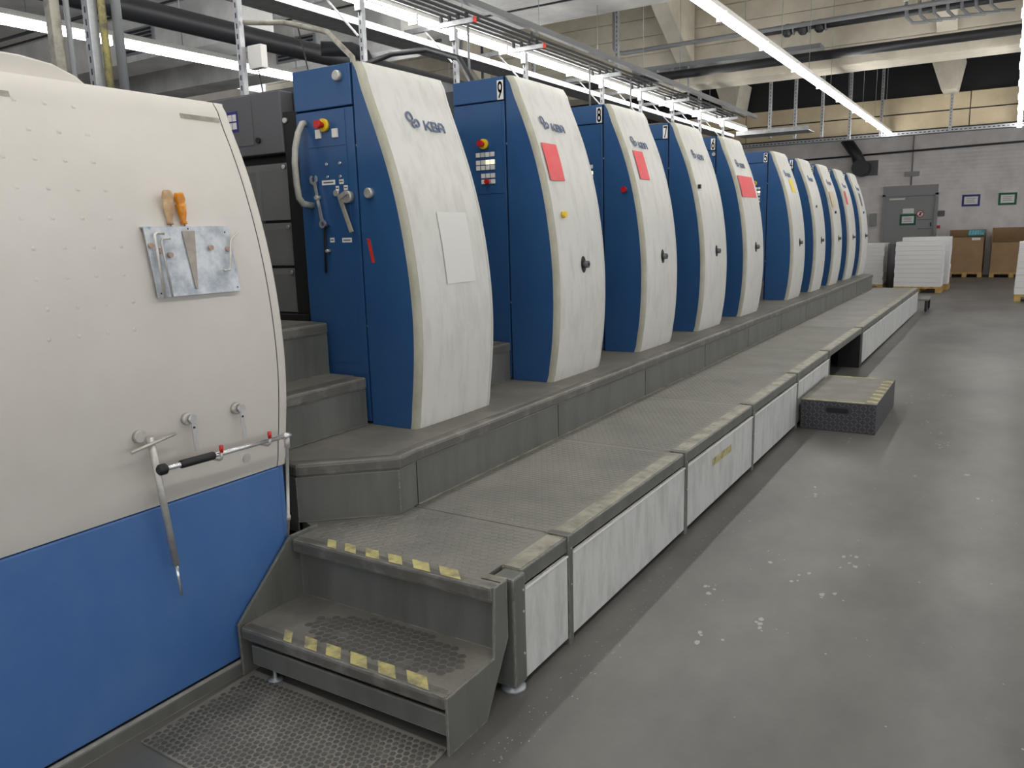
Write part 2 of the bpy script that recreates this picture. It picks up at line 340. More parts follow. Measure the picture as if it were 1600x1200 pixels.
def unit(num):
    y = UNITS[num]; top = 2.39 if num == 10 else 2.52; w = .635 if num == 10 else .665
    Z, X = (C10Z, C10X) if num == 10 else (C9Z, C9X)
    t = thing('press_unit', UDESC[num], 'machine', (-2.6, y, .70), 'press units in a row on the platform')
    yb = y + w
    put('machine_body', MB().box(-5.2, -2.66, y + (.10 if num == 10 else .03), y + w + .02, .70, top - .04), M_body, t)
    side = put('cover_side', MB().prism([(x, z) for z, x in zip(Z, X)][::1] + [(-2.607, top - .002), (-2.607, .70)], 'y', y, y + .02), M_blue, t)
    put('cover_core', MB().prism([(x - .012, z) for z, x in zip(Z[:-1], X[:-1])] + [(-2.64, top - .02), (-2.64, .71)], 'y', y + .021, yb - .004), M_dark, t)
    put('edge_trim', strip(Z, X, [(y, 0), (y + .003, .016), (y + .012, .030), (y + .026, .034)]), M_trim, t)
    put('cover', strip(Z, X, [(y + .027, .034), (y + .05, .037), (y + w * .5, .044), (yb - .05, .041), (yb - .036, .040)]), M_white, t)
    put('rear_trim', strip(Z, X, [(yb - .034, .040), (yb - .014, .038), (yb - .003, .022), (yb, 0)]), M_white, t)
    xt = X[-1]
    put('cover_top', MB().add([(xt, y, top), (xt + .034, y + .027, top), (xt + .041, yb - .03, top), (xt, yb, top), (xt - .05, yb, top - .003), (xt - .02, y, top - .003)], [(0, 1, 2, 3, 4, 5)]), M_white, t)
    hz = 2.204 if num == 10 else 2.386
    put('header_panel', MB().box(-2.99, -2.622, y, y + .05, hz + .003, top), M_blue, t, .004)
    put('side_panel', MB().box(-2.99, -2.622, y + .004, y + .05, .71, hz - .003), M_blue, t, .004)
    dl, dr = (-2.915, -2.671) if num == 10 else (-2.883, -2.642)
    put('panel_door', MB().box(dl, dr, y + .001, y + .0039, 2.034 if num == 10 else 1.85, hz - .012), M_blue, t)
    if num == 10: put('panel_door', MB().box(dl, dr, y + .001, y + .0039, 1.0, 2.028), M_blue, t)
    put('hinge_pin', MB().box(-2.620, -2.609, y + .01, y + .02, top * .85 - .01, top * .85), M_steel, t)
    put('hinge_pin', MB().box(-2.620, -2.609, y + .01, y + .02, 1.18, 1.19), M_steel, t)
    if num != 10:
        pl = put('number_plate', MB().box(-2.666, -2.6235, y - .003, y, 2.390, 2.500), M_wpap, t)
        vs, fs = strokes(DIG[num], .05, .082, .0155, .001); vs = [Vector((v.x - .025, v.y - .041, v.z)) for v in vs]
        put('numeral', MB().add([(-2.6447 + v.x * .5, y - .0036 - v.z, 2.445 + v.y) for v in vs], fs), M_pblack, pl)
        estop(t, -2.77, y, 2.144); keypad(t, y)
        put('selector_knob', MB().disc((-2.749, y - .006, 1.922), (0, -1, 0), .015, .02, 14), M_red, t)
    # logo
    ly = y + (.30 if num == 10 else .22); lz = 2.145 if num == 10 else 2.252
    lg = put('emblem', MB(), M_logo, t)
    mb = MB()
    for vs, fs in EMB: o = on_cover(vs, fs, Z, X, ly - .055, lz + .004, .048); mb.add(o.v, o.f)
    me = bpy.data.meshes.new('emblem'); me.from_pydata([tuple(Vector(p) - ORG[t.name]) for p in mb.v], [], mb.f); me.materials.append(M_logo); lg.data = me
    o = on_cover(KBA[0], KBA[1], Z, X, ly + .112, lz - .014, .048)
    put('logo_lettering', o, M_logo, t)
    # handwheel opening
    if num != 10:
        hy, hz2 = y + .33, 1.404; x0 = interp(hz2, Z, X) + .043
        n = 22; vs = [(interp(hz2 + .052 * math.sin(2 * math.pi * k / n), Z, X) + .0455, hy + .033 * math.cos(2 * math.pi * k / n), hz2 + .052 * math.sin(2 * math.pi * k / n)) for k in range(n)]
        vs2 = [(v[0] - .006, v[1], v[2]) for v in vs]
        h = put('handwheel_opening', MB().add(vs + vs2, [tuple(range(n))] + [(k, k + n, (k + 1) % n + n, (k + 1) % n) for k in range(n)]), M_pblack, t)
        put('handwheel_shaft', MB().tube([(x0, hy + .004, hz2), (x0 + .035, hy + .004, hz2)], .022, 16), M_grey, h)
        put('shaft_socket', MB().disc((x0 + .035, hy + .004, hz2), (1, 0, 0), .011, .002, 12), M_pblack, h)
    return t
UT = {n: unit(n) for n in UNITS}
put('side_button', MB().disc((-2.446, 5.555, 1.903), (0, -1, 0), .021, .02, 18), M_red, UT[8])
put('cover_knob', MB().disc((-2.302, 4.325, 1.71), (1, 0, 0), .02, .02, 14), M_yel, UT[9])
put('cover_knob', MB().box(-2.36, -2.34, 6.94, 6.97, 1.95, 1.985), M_pblack, UT[7])
put('panel_knob', MB().disc((-2.635, 8.22, 2.345), (0, -1, 0), .018, .01, 16), M_steel, UT[6])
put('cover_knob', MB().disc((-2.335, 11.83, 1.868), (1, 0, 0), .018, .015, 12), M_grey, UT[4])
put('cover_knob', MB().disc((-2.315, 13.17, 1.80), (1, 0, 0), .02, .015, 12), M_pblack, UT[3])
put('cover_knob', MB().disc((-2.315, 15.9, 1.82), (1, 0, 0), .02, .015, 12), M_grey, UT[1])
# unit 10 face
u = UT[10]; Y0 = 2.88
estop(u, -2.798, Y0, 2.13)
for x, z in ((-2.84, 2.093), (-2.733, 2.09)): put('push_button', MB().box(x - .017, x + .017, Y0 - .008, Y0, z - .02, z + .02), M_key, u)
for x, z in ((-2.797, 1.952), (-2.712, 1.952), (-2.797, 1.893), (-2.714, 1.891)): put('screw', MB().disc((x, Y0, z), (0, -1, 0), .007, .01, 10), M_chrome, u)
for x, z, w in ((-2.798, 1.868, .085), (-2.715, 1.868, .028), (-2.743, 1.838, .02), (-2.69, 1.839, .024), (-2.799, 1.597, .028), (-2.703, 1.595, .06)):
    put('sticker', MB().box(x - w / 2, x + w / 2, Y0 - .001, Y0 + .0005, z - .011, z + .011), M_wpap, u)
    put('sticker_print', MB().box(x - w * .38, x + w * .38, Y0 - .0014, Y0 - .001, z - .003, z + .003), M_grey, u)
put('key_switch', MB().disc((-2.745, Y0, 1.816), (0, -1, 0), .015, .014, 14), M_steel, u)
for x, z in ((-2.693, 2.339), (-2.54, 1.806)): put('lock_knob', MB().tube([(x, Y0, z), (x, Y0 - .018, z), (x, Y0 - .022, z)], [.024, .024, .02], 20), M_steel, u)
put('grab_handle', MB().tube([(-2.926, Y0, 2.15), (-2.926, Y0 - .02, 2.147), (-2.926, Y0 - .05, 2.10), (-2.922, Y0 - .078, 2.03), (-2.92, Y0 - .09, 1.96), (-2.92, Y0 - .088, 1.87), (-2.918, Y0 - .082, 1.80), (-2.915, Y0 - .06, 1.772), (-2.913, Y0, 1.765)], .0155, 12), M_hand, u)
put('tape_strip', MB().add([(-2.578, Y0 - .0008, 1.60), (-2.558, Y0 - .0008, 1.597), (-2.536, Y0 - .0008, 1.488), (-2.553, Y0 - .0008, 1.486), (-2.578, Y0, 1.60), (-2.558, Y0, 1.597), (-2.536, Y0, 1.488), (-2.553, Y0, 1.486)], [(0, 3, 2, 1), (4, 5, 6, 7), (0, 1, 5, 4), (1, 2, 6, 5), (2, 3, 7, 6), (3, 0, 4, 7)]), M_redtape, u)
put('hook_pin', MB().disc((-2.819, Y0, 1.546), (0, -1, 0), .008, .025, 10), M_steel, u)
put('hook_pin', MB().disc((-2.862, Y0, 1.80), (0, -1, 0), .01, .03, 10), M_steel, u)
w = thing('combination_wrench', 'chrome combination wrench hanging on the blue face of the first press unit', 'wrench', (-2.86, Y0 - .02, 1.68))
put('shank', MB().obox((-2.876, Y0 - .016, 1.87), (-2.843, Y0 - .016, 1.69), .006, .016, up=(0, 0, 1)), M_chrome, w)
vs, fs = ring(.012, .024, 0, 0, 18, .008, math.radians(120), math.radians(410)); put('open_jaw', MB().add([(-2.88 + v.x, Y0 - .016 + v.z, 1.885 + v.y) for v in vs], fs), M_chrome, w)
vs, fs = ring(.011, .02, 0, 0, 18, .01); put('ring_end', MB().add([(-2.84 + v.x, Y0 - .016 + v.z, 1.675 + v.y) for v in vs], fs), M_chrome, w)
tag(put('hex_key', MB().tube([(-2.80, Y0 - .016, 1.664), (-2.818, Y0 - .016, 1.66), (-2.828, Y0 - .016, 1.645), (-2.832, Y0 - .016, 1.60), (-2.84, Y0 - .016, 1.44)], .006, 6), M_pblack, None, 0, (-2.83, Y0 - .016, 1.44)), 'black hex key hanging below the chrome wrench', 'hex key')
w = thing('crank_handle', 'steel crank lever on a round hub beside the small stickers', 'lever', (-2.668, Y0, 1.795))
put('hub', MB().disc((-2.668, Y0, 1.795), (0, -1, 0), .028, .03, 20), M_steel, w); put('clamp', MB().obox((-2.655, Y0 - .036, 1.815), (-2.705, Y0 - .036, 1.79), .012, .02), M_steel, w)
put('lever', MB().obox((-2.698, Y0 - .036, 1.79), (-2.637, Y0 - .036, 1.632), .010, .018), M_worn, w)
# sheets of paper taped on the covers
def sheet(num, y0, y1, z0, z1, m, label, skew=0, off=.0455):
    Z, X = (C10Z, C10X) if num == 10 else (C9Z, C9X)
    o = put('taped_sheet', patch(Z, X, y0, y1, z0, z1, off, skew=skew), m, None, 0, (interp(z0, Z, X) + off, (y0 + y1) / 2, z0)); tag(o, label, 'paper', 'sheets taped on the covers')
sheet(10, 3.11, 3.35, 1.375, 1.715, M_oldpap, 'blank whitish sheet taped on the tool-hung unit cover')
sheet(9, 4.25, 4.43, 1.911, 2.13, M_rpap, 'red sheet under the logo of unit 9')
sheet(8, 5.65, 5.83, 1.977, 2.187, M_rpap, 'red sheet with curled lower corner on unit 8')
sheet(6, 8.26, 8.78, 1.912, 2.128, M_rpap, 'wide red sheet on unit 6')
sheet(5, 10.53, 10.71, 2.02, 2.19, M_ypap, 'yellow sheet on the cover of unit 5')
sheet(3, 13.02, 13.32, 1.875, 2.11, M_fascia, 'pale beige sheet on the cover of unit 3')
sheet(2, 14.36, 14.5, 1.94, 2.16, M_rpap, 'narrow red sheet on the cover of unit 2')
sheet(1, 15.85, 16.0, 1.94, 2.16, M_grey, 'dark grey sheet on the cover of unit 1')

# ------------------------------------------------------------------ black cabinet between delivery and first unit
t = thing('control_cabinet', 'dark grey control cabinet with key display above clear guards', 'cabinet', (-3.5, 2.9, 1.2))
put('upper_box', MB().box(-4.3, -3.095, 2.89, 2.975, 2.03, 2.325), M_grey, t, .005)
put('front_plate', MB().box(-3.62, -3.30, 2.886, 2.8895, 2.08, 2.295), M_grey, t)
d = put('display', MB().box(-3.545, -3.405, 2.883, 2.8858, 2.155, 2.255), M_blueframe, t)
for i in range(4):
    for j in range(2): put('display_key', MB().box(-3.54 + i * .033, -3.513 + i * .033, 2.881, 2.8829, 2.168 + j * .04, 2.20 + j * .04), M_key, d)
put('lock', MB().disc((-3.265, 2.889, 2.10), (0, -1, 0), .014, .012, 16), M_pblack, t)
put('lower_body', MB().box(-4.3, -3.1, 2.96, 2.978, 1.2, 2.028), M_dark, t)
for z0, z1 in ((1.235, 1.46), (1.475, 1.69), (1.705, 1.985)):
    g = put('clear_guard', MB().box(-3.9, -3.11, 2.925, 2.931, z0, z1), M_plexi, t)
    put('guard_rail', MB().box(-3.9, -3.11, 2.932, 2.945, z1 - .03, z1), M_grey, g)
    put('guard_screw', MB().disc((-3.135, 2.925, z1 - .02), (0, -1, 0), .011, .012, 12), M_chrome, g)
put('guard_bar', MB().box(-3.36, -3.335, 2.934, 2.95, 1.24, 1.98), M_grey, t)
put('side_frame', MB().box(-3.093, -2.995, 2.9, 2.975, 1.2, 2.22), M_black, t)
put('frame_bolt', MB().disc((-3.075, 2.9, 2.18), (0, -1, 0), .013, .012, 12), M_steel, t)
put('base_ledge', MB().box(-4.3, -3.0, 2.86, 2.975, 1.2, 1.228), M_black, t)

# ------------------------------------------------------------------ delivery end with big cream cover
t = thing('delivery_unit', 'large delivery end with cream curved cover over blue lower panel', 'machine', (-2.35, 1.0, 0))
YA, YE = -1.6, 2.08
put('core', MB().prism([(-2.42, .06), (-2.42, .7)] + [(x - .015, z) for z, x in zip(DZ, DX)] + [(-4.6, 2.09), (-4.6, .06)], 'y', YA, YE - .012), M_body, t)
put('cover', strip(DZ, DX, [(YA, 0), (YE - .046, 0)]), M_cream, t)
put('edge_trim', strip(DZ, DX, [(YE - .043, .001), (YE - .012, .001), (YE - .003, -.004), (YE, -.016), (YE, -.05)]), M_cream, t)
put('cover_top', MB().box(-4.6, -2.531, YA, YE, 2.092, 2.105), M_cream, t)
put('lower_panel', MB().box(-2.40, -2.352, YA, YE - .03, .062, .741), M_dblue, t, .008)
put('lower_edge', MB().box(-2.42, -2.362, YE - .029, YE - .004, .062, .741), M_dblue, t, .004)
put('hood', MB().prism([(-1.6, 2.1), (-1.6, 2.14), (.9, 2.165), (1.28, 2.178), (1.40, 2.178), (1.50, 2.166), (1.57, 2.14), (1.617, 2.106)], 'x', -4.4, -2.60), M_cream, t, .006)
put('floor_rail', MB().box(-2.40, -2.345, YA, 2.0, 0, .045), M_plat, t)
put('rail_strip', MB().box(-2.352, -2.346, YA, 2.0, .046, .058), M_steel, t)
for y0, y1 in ((1.866, 2.03), (1.13, 1.30)): put('clear_tape', patch(DZ, DX, y0, y1, 2.03, 2.047, .0008, .0006, 3), M_worn, t)
mb = MB()
for i in range(9):
    for j in range(4):
        z = 2.02 - i * .085; y = 1.22 + j * .088 + .012 * (i % 2); x = interp(z, DZ, DX)
        mb.tube([(x - .003, y, z), (x + .0007, y, z), (x + .0009, y, z)], [.011, .006, .001], 8, False)
stuff(put('weld_dimples', mb, M_cream, t))
put('flush_screw', MB().disc((interp(.819, DZ, DX) - .005, 1.884, .819), (1, 0, 0), .017, .009, 18), M_steel, t)

# tool board and its tools
M_knife2 = mat('peg_brown', srgb(176, 150, 134), .5)
def bx(z, off=0): return -2.339 + (1.652 - z) / .22 * .041 + off
t = thing('tool_board', 'scuffed galvanised plate with peg magnets fixed on the cream cover', 'tool board', (-2.32, 1.735, 1.432))
put('plate', MB().add([(bx(z, o), y, z) for o in (-.004, 0) for y, z in ((1.573, 1.432), (1.897, 1.432), (1.898, 1.652), (1.573, 1.652))], [(0, 3, 2, 1), (4, 5, 6, 7), (0, 1, 5, 4), (1, 2, 6, 5), (2, 3, 7, 6), (3, 0, 4, 7)]), M_zinc, t)
put('top_flange', MB().box(bx(1.652) - .03, bx(1.652), 1.573, 1.898, 1.652, 1.656), M_zinc, t)
put('spacer', MB().box(bx(1.5) - .0145, bx(1.5) - .004, 1.60, 1.87, 1.48, 1.50), M_galv, t)
for y, z in ((1.582, 1.596), (1.612, 1.579), (1.644, 1.565), (1.805, 1.584), (1.875, 1.577)):
    put('peg', MB().disc((bx(z), y, z), (1, 0, 0), .0085, .012, 14), M_knife2, t)
for y, z in ((1.88, 1.635), (1.885, 1.445), (1.585, 1.445), (1.735, 1.648)): put('rivet_hole', MB().disc((bx(z), y, z), (1, 0, 0), .003, .0006, 8), M_pblack, t)
def driver(y, zt, zb, lean, m, label):
    x = -2.351
    g = thing('screwdriver', label, 'screwdriver', (x, y, zb))
    k = zt - zb; P = lambda f: (x - .006 * f, y + lean * f, zb + k * f)
    put('grip', MB().tube([P(.0), P(.06), P(.12), P(.35), P(.62), P(.66), P(.78), P(.95), P(1)], [.011, .0105, .009, .0145, .0175, .0135, .0185, .016, .013], 14), m, g)
    put('blade', MB().tube([(x + .002, y, zb), (bx(zb - .06) - .008, y - lean * .3, zb - .06)], .003, 8), M_steel, g)
driver(1.680, 1.772, 1.663, .004, M_wood, 'screwdriver with worn wooden handle behind the tool board')
driver(1.732, 1.766, 1.663, -.006, M_amber, 'screwdriver with amber handle behind the tool board')
M_knife = mat('dull_blade', srgb(168, 160, 150), .4, .2, col2=srgb(140, 130, 122), scale=14)
tag(put('ink_knife', MB().add([(bx(z, o), y, z) for o in (.003, .005) for y, z in ((1.707, 1.641), (1.756, 1.641), (1.722, 1.449), (1.714, 1.452))], [(0, 1, 2, 3), (7, 6, 5, 4), (0, 4, 5, 1), (1, 5, 6, 2), (2, 6, 7, 3), (3, 7, 4, 0)]), M_knife, None, 0, (-2.3, 1.72, 1.45)), 'tapering steel ink knife held on the tool board', 'knife')
def hexkey(pts, r, label):
    tag(put('hex_key', MB().tube([(bx(z, .014), y, z) for y, z in pts], r, 6), M_steel, None, 0, (bx(pts[-1][1], .014), pts[-1][0], pts[-1][1])), label, 'hex key')
hexkey([(1.922, 1.632), (1.893, 1.612), (1.885, 1.600), (1.861, 1.512), (1.856, 1.506), (1.832, 1.506)], .004, 'bent hex key with two crooked ends on the tool board')
hexkey([(1.631, 1.634), (1.606, 1.636), (1.598, 1.630), (1.585, 1.43)], .0055, 'long hex key hanging at the edge of the tool board')
hexkey([(1.65, 1.617), (1.622, 1.617), (1.616, 1.610), (1.613, 1.432)], .004, 'thin hex key hanging inside the longer one on the tool board')

# lower tools on the delivery cover
def dx(z, o=0): return (interp(z, DZ, DX) if z > .745 else -2.352) + o
def magnet(y, z): return put('magnet', MB().tube([(dx(z), y, z), (dx(z) + .014, y, z), (dx(z) + .016, y, z)], [.021, .021, .018], 20), M_steel, DEL)
DEL = t_del = bpy.data.objects['delivery_unit']
for y, z in ((1.455, 1.003), (1.632, 1.024), (1.833, 1.02)): magnet(y, z)
w = thing('t_handle_key', 'long steel T-handle socket key hanging on the cream cover', 'socket key', (-2.28, 1.50, .42))
put('socket_tube', MB().tube([(-2.283, 1.478, 1.0), (-2.318, 1.543, .535)], .0115, 12), M_steel, w)
put('cross_bar', MB().tube([(-2.272, 1.401, .967), (-2.272, 1.561, .992)], .0055, 10), M_steel, w)
put('tip', MB().tube([(-2.318, 1.543, .536), (-2.325, 1.555, .417)], .0055, 6), M_chrome, w)
w = thing('breaker_bar', 'chrome breaker bar with black grip lying across red-tipped hooks', 'tool bar', (-2.28, 1.75, .87))
XB = -2.252
put('bar', MB().tube([(XB, 1.49, .893), (XB, 2.0, .884)], .0085, 12), M_chrome, w)
put('grip', MB().tube([(XB, 1.552, .892), (XB, 1.556, .892), (XB, 1.682, .8897), (XB, 1.686, .8896)], [.011, .014, .014, .011], 14), M_black, w)
put('end_knob', MB().tube([(XB, 1.472, .8933), (XB, 1.478, .8932), (XB, 1.498, .8929), (XB, 1.504, .8928)], [.012, .018, .018, .012], 14), M_black, w)
put('swivel_head', MB().tube([(XB, 1.99, .884), (XB, 2.022, .8835)], .0125, 12), M_chrome, w)
h = put('extension_rod', MB().tube([(XB, 2.008, .884), (XB - .004, 2.010, .84), (XB - .005, 2.010, .835), (-2.308, 2.034, .555), (-2.308, 2.034, .553), (-2.31, 2.035, .535), (-2.31, 2.035, .533), (-2.322, 2.037, .468)], [.011, .011, .0065, .0065, .0095, .0095, .0055, .0055], 12), M_steel, w)
for y in (1.704, 1.915):
    hk = put('hook', MB().tube([(dx(.88), y, .868), (XB, y, .868), (XB + .014, y, .876), (XB + .016, y, .90)], .0045, 8), M_steel, DEL)
    put('hook_tip', MB().tube([(XB + .016, y, .898), (XB + .016, y, .922)], [.0065, .0075], 12), M_red, hk)
for y, z, lab in ((1.632, 1.024, 'short ratchet wrench hanging between the T-handle key and its twin'), (1.833, 1.02, 'short ratchet wrench hanging above the flush round screw')):
    w = thing('ratchet_wrench', lab, 'wrench', (dx(.92, .02), y, .91), 'short ratchet wrenches')
    x = dx(z, .022)
    put('head', MB().disc((x - .004, y + .006, z), (1, 0, 0), .014, .012, 16), M_chrome, w)
    put('arm', MB().obox((x + .002, y + .007, z - .008), (x + .002, y + .011, .912), .013, .006, up=(1, 0, 0)), M_chrome, w)
    put('arm_hole', MB().disc((x + .0052, y + .008, z - .03), (1, 0, 0), .004, .0006, 8), M_pblack, w)

# ------------------------------------------------------------------ platform under the press
t = thing('press_platform', 'long grey platform carrying the press units along the walkway', 'platform', (-2.6, 9, 0))
plan = [(-2.127, 16.16), (-5.3, 16.16), (-5.3, 2.21), (-2.50, 2.206), (-2.428, 2.198), (-2.112, 2.487), (-2.127, 2.61)]
def inset(p, d): return [(x - (d if x > -3 else 0), y + (d * .6 if y < 3 and x < -2.12 else 0)) for x, y in p]
put('nosing', MB().prism(plan, 'z', .638, .698), M_nose, t, .014)
put('tread', MB().prism(inset(plan, .05), 'z', .698, .6995), M_tread, t)
put('fascia', MB().prism(inset(plan, .012), 'z', .4435, .638), M_plat, t)
put('base', MB().box(-5.3, -2.25, 2.6, 16.1, 0, .4434), M_dark, t)
for yy in (2.62, 3.92, 5.22, 6.54, 7.86, 9.2, 10.5, 11.8, 13.1, 14.4):
    put('fascia_joint', MB().box(-2.1388, -2.1375, yy, yy + .004, .446, .638), M_black, t)
put('seal_strip', MB().box(-2.139, -2.127, 2.62, 16.1, .4437, .446), M_worn, t)
put('corner_plate', MB().box(-2.512, -2.448, 2.208, 2.215, .40, .638), M_plat, t)
def steps(y0, y1, label, n=2):
    s = thing('access_step', label, 'steps', (-2.8, (y0 + y1) / 2, .70), 'steps up between the machines')
    for x, z0, z1 in ((-2.612, .702, .94), (-2.846, .94, 1.198))[:n]:
        put('riser', MB().box(-4.9, x - .012, y0, y1, z0, z1 - .055), M_plat, s)
        put('nosing', MB().box(x - .10, x, y0, y1, z1 - .057, z1), M_nose, s, .012)
        put('tread', MB().box(-4.9, x - .08, y0, y1, z1 - .055, z1 + .001), M_tread, s)
steps(2.09, 2.858, 'pair of grey steps climbing beside the cream delivery cover')
ks = sorted(UNITS, reverse=True)
for a, b in zip(ks, ks[1:]):
    ya = UNITS[a] + (.66 if a == 10 else .69); steps(ya, UNITS[b] - .012, 'grey steps climbing between the %s press units' % ('tool-hung and ninth' if a == 10 else {9: 'ninth and eighth', 8: 'eighth and seventh', 7: 'seventh and sixth', 6: 'sixth and fifth', 5: 'fifth and fourth', 4: 'fourth and third', 3: 'third and second', 2: 'second and first'}[a]))

# ------------------------------------------------------------------ walkway
XO = -1.373
t = thing('walkway', 'long raised walkway with honeycomb rubber deck and white side panels', 'walkway', (-1.75, 9, 0))
posts = [2.20, 2.585, 3.905, 5.215, 6.512, 7.835, 9.80]
secs = [2.215, 2.595, 3.905, 5.215, 6.512, 7.835, 9.80, 11.145, 12.4, 13.753, 14.977, 16.25]
put('frame', MB().box(-2.10, -1.44, 2.26, 7.8, .36, .40), M_dark, t); put('frame', MB().box(-2.10, -1.44, 7.8, 16.2, .36, .40), M_dark, t)
put('inner_panel', MB().box(-2.08, -2.05, 2.3, 16.2, 0.0, .36), M_body, t)
decks = [(2.115, 2.592)] + list(zip(secs[1:-1], secs[2:]))
put('deck_plate', MB().prism([(-1.462, 2.115), (-1.462, 2.59), (-2.20, 2.59), (-2.20, 2.48), (-2.46, 2.24), (-2.36, 2.20), (-2.327, 2.115)], 'z', .40, .442), M_deck, t)
for a, b in decks[1:]:
    put('deck_plate', MB().box(-2.133, -1.462, a + .002, b - .002, .40, .442), M_deck, t)
for a, b in zip(secs, secs[1:]):
    e = put('edge_cap', MB().box(-1.46, XO, a + .018, b - .018, .385, .446), M_plat, t, .006)
    put('worn_strip', MB().box(-1.455, XO - .008, a + .02, b - .02, .446, .4475), M_worn, e)
for i, y in enumerate(posts):
    if i == 0:
        p = put('post', MB().box(-1.445, -1.360, y - .045, y + .035, .03, .44), M_plat, t, .008)
        put('foot', MB().tube([(-1.40, y, 0), (-1.40, y, .012), (-1.40, y, .03)], [.045, .045, .018], 18), M_galv, p)
        for z in (.14, .3, .38): put('rivet', MB().disc((-1.360, y + .015, z), (1, 0, 0), .005, .003, 8), M_steel, p)
    else:
        p = put('post', MB().box(-1.43, -1.364, y - .018, y + .018, 0.0 if i < 6 else .02, .452), M_plat, t, .003)
        put('post_cap', MB().box(-1.465, -1.364, y - .02, y + .02, .452, .455), M_nose, p)
        for z in (.25, .40): put('rivet', MB().disc((-1.364, y, z), (1, 0, 0), .004, .003, 8), M_steel, p)
put('post', MB().box(-1.60, -1.37, 9.68, 9.80, 0, .385), M_black, t)
pan = [(2.24, 2.563), (2.607, 3.883), (3.927, 5.193), (5.237, 6.49), (6.534, 7.815)]
pan += [(a + .012, b - .012) for a, b in zip([9.82] + secs[7:-1], secs[7:])]
for a, b in pan:
    p = put('side_panel', MB().box(-1.383, -1.3685, a, b, .03, .375), M_panel, t, .002)
    put('panel_lip', MB().box(-1.3685, -1.364, a, b, .369, .3755), M_wpap, p)
put('tape_mark', MB().box(-1.3685, -1.3679, 4.35, 4.72, .255, .30), M_hz, bpy.data.objects['walkway'])
for y in (2.58, 3.9, 5.2, 6.5, 9.8, 12.4, 15): put('levelling_foot', MB().tube([(-1.50, y, 0), (-1.50, y, .36)], .02, 10), M_dark, t)
# honeycomb relief of the deck
def hexes(x0, x1, y0, y1, z, pitch, h, clip=None):
    mb = MB(); r = pitch * .53; j = 0; y = y0 + r
    while y < y1 - r:
        x = x0 + r + (pitch / 2 if j % 2 else 0)
        while x < x1 - r:
            if clip is None or clip(x, y):
                o = len(mb.v)
                for k in range(6):
                    a = math.pi / 3 * k + math.pi / 6; mb.v.append((x + r * math.cos(a), y + r * math.sin(a), z))
                for k in range(6):
                    a = math.pi / 3 * k + math.pi / 6; mb.v.append((x + r * .86 * math.cos(a), y + r * .86 * math.sin(a), z + h))
                mb.f.append(tuple(o + 6 + k for k in range(6))); mb.f += [(o + k, o + (k + 1) % 6, o + 6 + (k + 1) % 6, o + 6 + k) for k in range(6)]; mb.sm += [False] * 7
            x += pitch
        y += pitch * .866; j += 1
    return mb
for a, b in decks[:6]:
    stuff(put('honeycomb_relief', hexes(-2.125 if a > 2.5 else -2.32, -1.47, a + .01, b - .01, .442, .034, .0016, None if a > 2.5 else (lambda x, y: y - 2.19 < (x + 2.42) * .9 + .02 or x > -2.1)), M_deck, t))
s = thing('end_step', 'small low step at the far end of the walkway', 'step', (-1.28, 16.6, 0))
put('tread', MB().box(-1.36, -1.20, 16.3, 17.1, .21, .24), M_deck, s); put('leg', MB().box(-1.26, -1.22, 16.34, 16.42, .02, .21), M_black, s)
put('leg', MB().box(-1.26, -1.22, 16.98, 17.06, .02, .21), M_black, s); put('foot', MB().tube([(-1.24, 16.38, 0), (-1.24, 16.38, .03)], .012, 8), M_black, s)
put('foot', MB().tube([(-1.24, 17.02, 0), (-1.24, 17.02, .03)], .012, 8), M_black, s)

# ------------------------------------------------------------------ front stair
t = thing('front_stair', 'two-tread grey metal stair with worn yellow edge stripes', 'stair', (-1.85, 1.95, 0))
put('side_plate', MB().prism([(1.78, .0), (1.775, .205), (2.055, .458), (2.20, .458), (2.20, 0)], 'x', -2.338, -2.328), M_plat, t)
put('side_plate', MB().prism([(1.775, 0), (1.775, .197), (2.045, .197), (2.06, .445), (2.135, .445), (2.135, .235), (1.99, 0)], 'x', -1.383, -1.375), M_plat, t)
put('tread', MB().box(-2.328, -1.384, 1.80, 2.10, .188, .197), M_tread, t)
put('nosing', MB().box(-2.328, -1.384, 1.778, 1.83, .148, .1985), M_nose, t, .012)
put('riser', MB().box(-2.328, -1.384, 2.098, 2.106, .197, .40), M_plat, t)
put('tread', MB().box(-2.328, -1.384, 2.09, 2.113, .40, .444), M_tread, t)
put('nosing', MB().box(-2.328, -1.384, 2.055, 2.105, .388, .446), M_nose, t, .012)
put('kick_bar', MB().box(-2.30, -1.39, 1.80, 1.812, .045, .122), M_plat, t, .004)
for x in (-2.2,): put('foot', MB().tube([(x, 1.815, 0), (x, 1.815, .008), (x, 1.815, .01), (x, 1.815, .07)], [.028, .028, .007, .007], 14), M_galv, t)
def stripes(fr, lo, hi, y0, y1, z, zn):
    for a, b in fr:
        xa = -2.328 + (a - lo) / (hi - lo) * .944; xb = -2.328 + (b - lo) / (hi - lo) * .944
        vs = [(xa - .055, y1, z), (xb - .055, y1, z), (xb, y0, z), (xa, y0, z)]
        mb = MB().add(vs + [(x, y, q - .0012) for x, y, q in vs], [(3, 2, 1, 0), (4, 5, 6, 7), (0, 1, 5, 4), (1, 2, 6, 5), (2, 3, 7, 6), (3, 0, 4, 7)])
        put('hazard_stripe', mb, M_hz, bpy.data.objects['front_stair'])
stripes(((470, 515), (560, 615), (665, 730), (775, 840), (890, 965), (1010, 1095)), 280, 1225, 2.062, 2.122, .4472, .4)
stripes(((285, 325), (390, 450), (495, 565), (610, 685), (735, 810), (860, 945)), 60, 1015, 1.786, 1.846, .1997, .16)
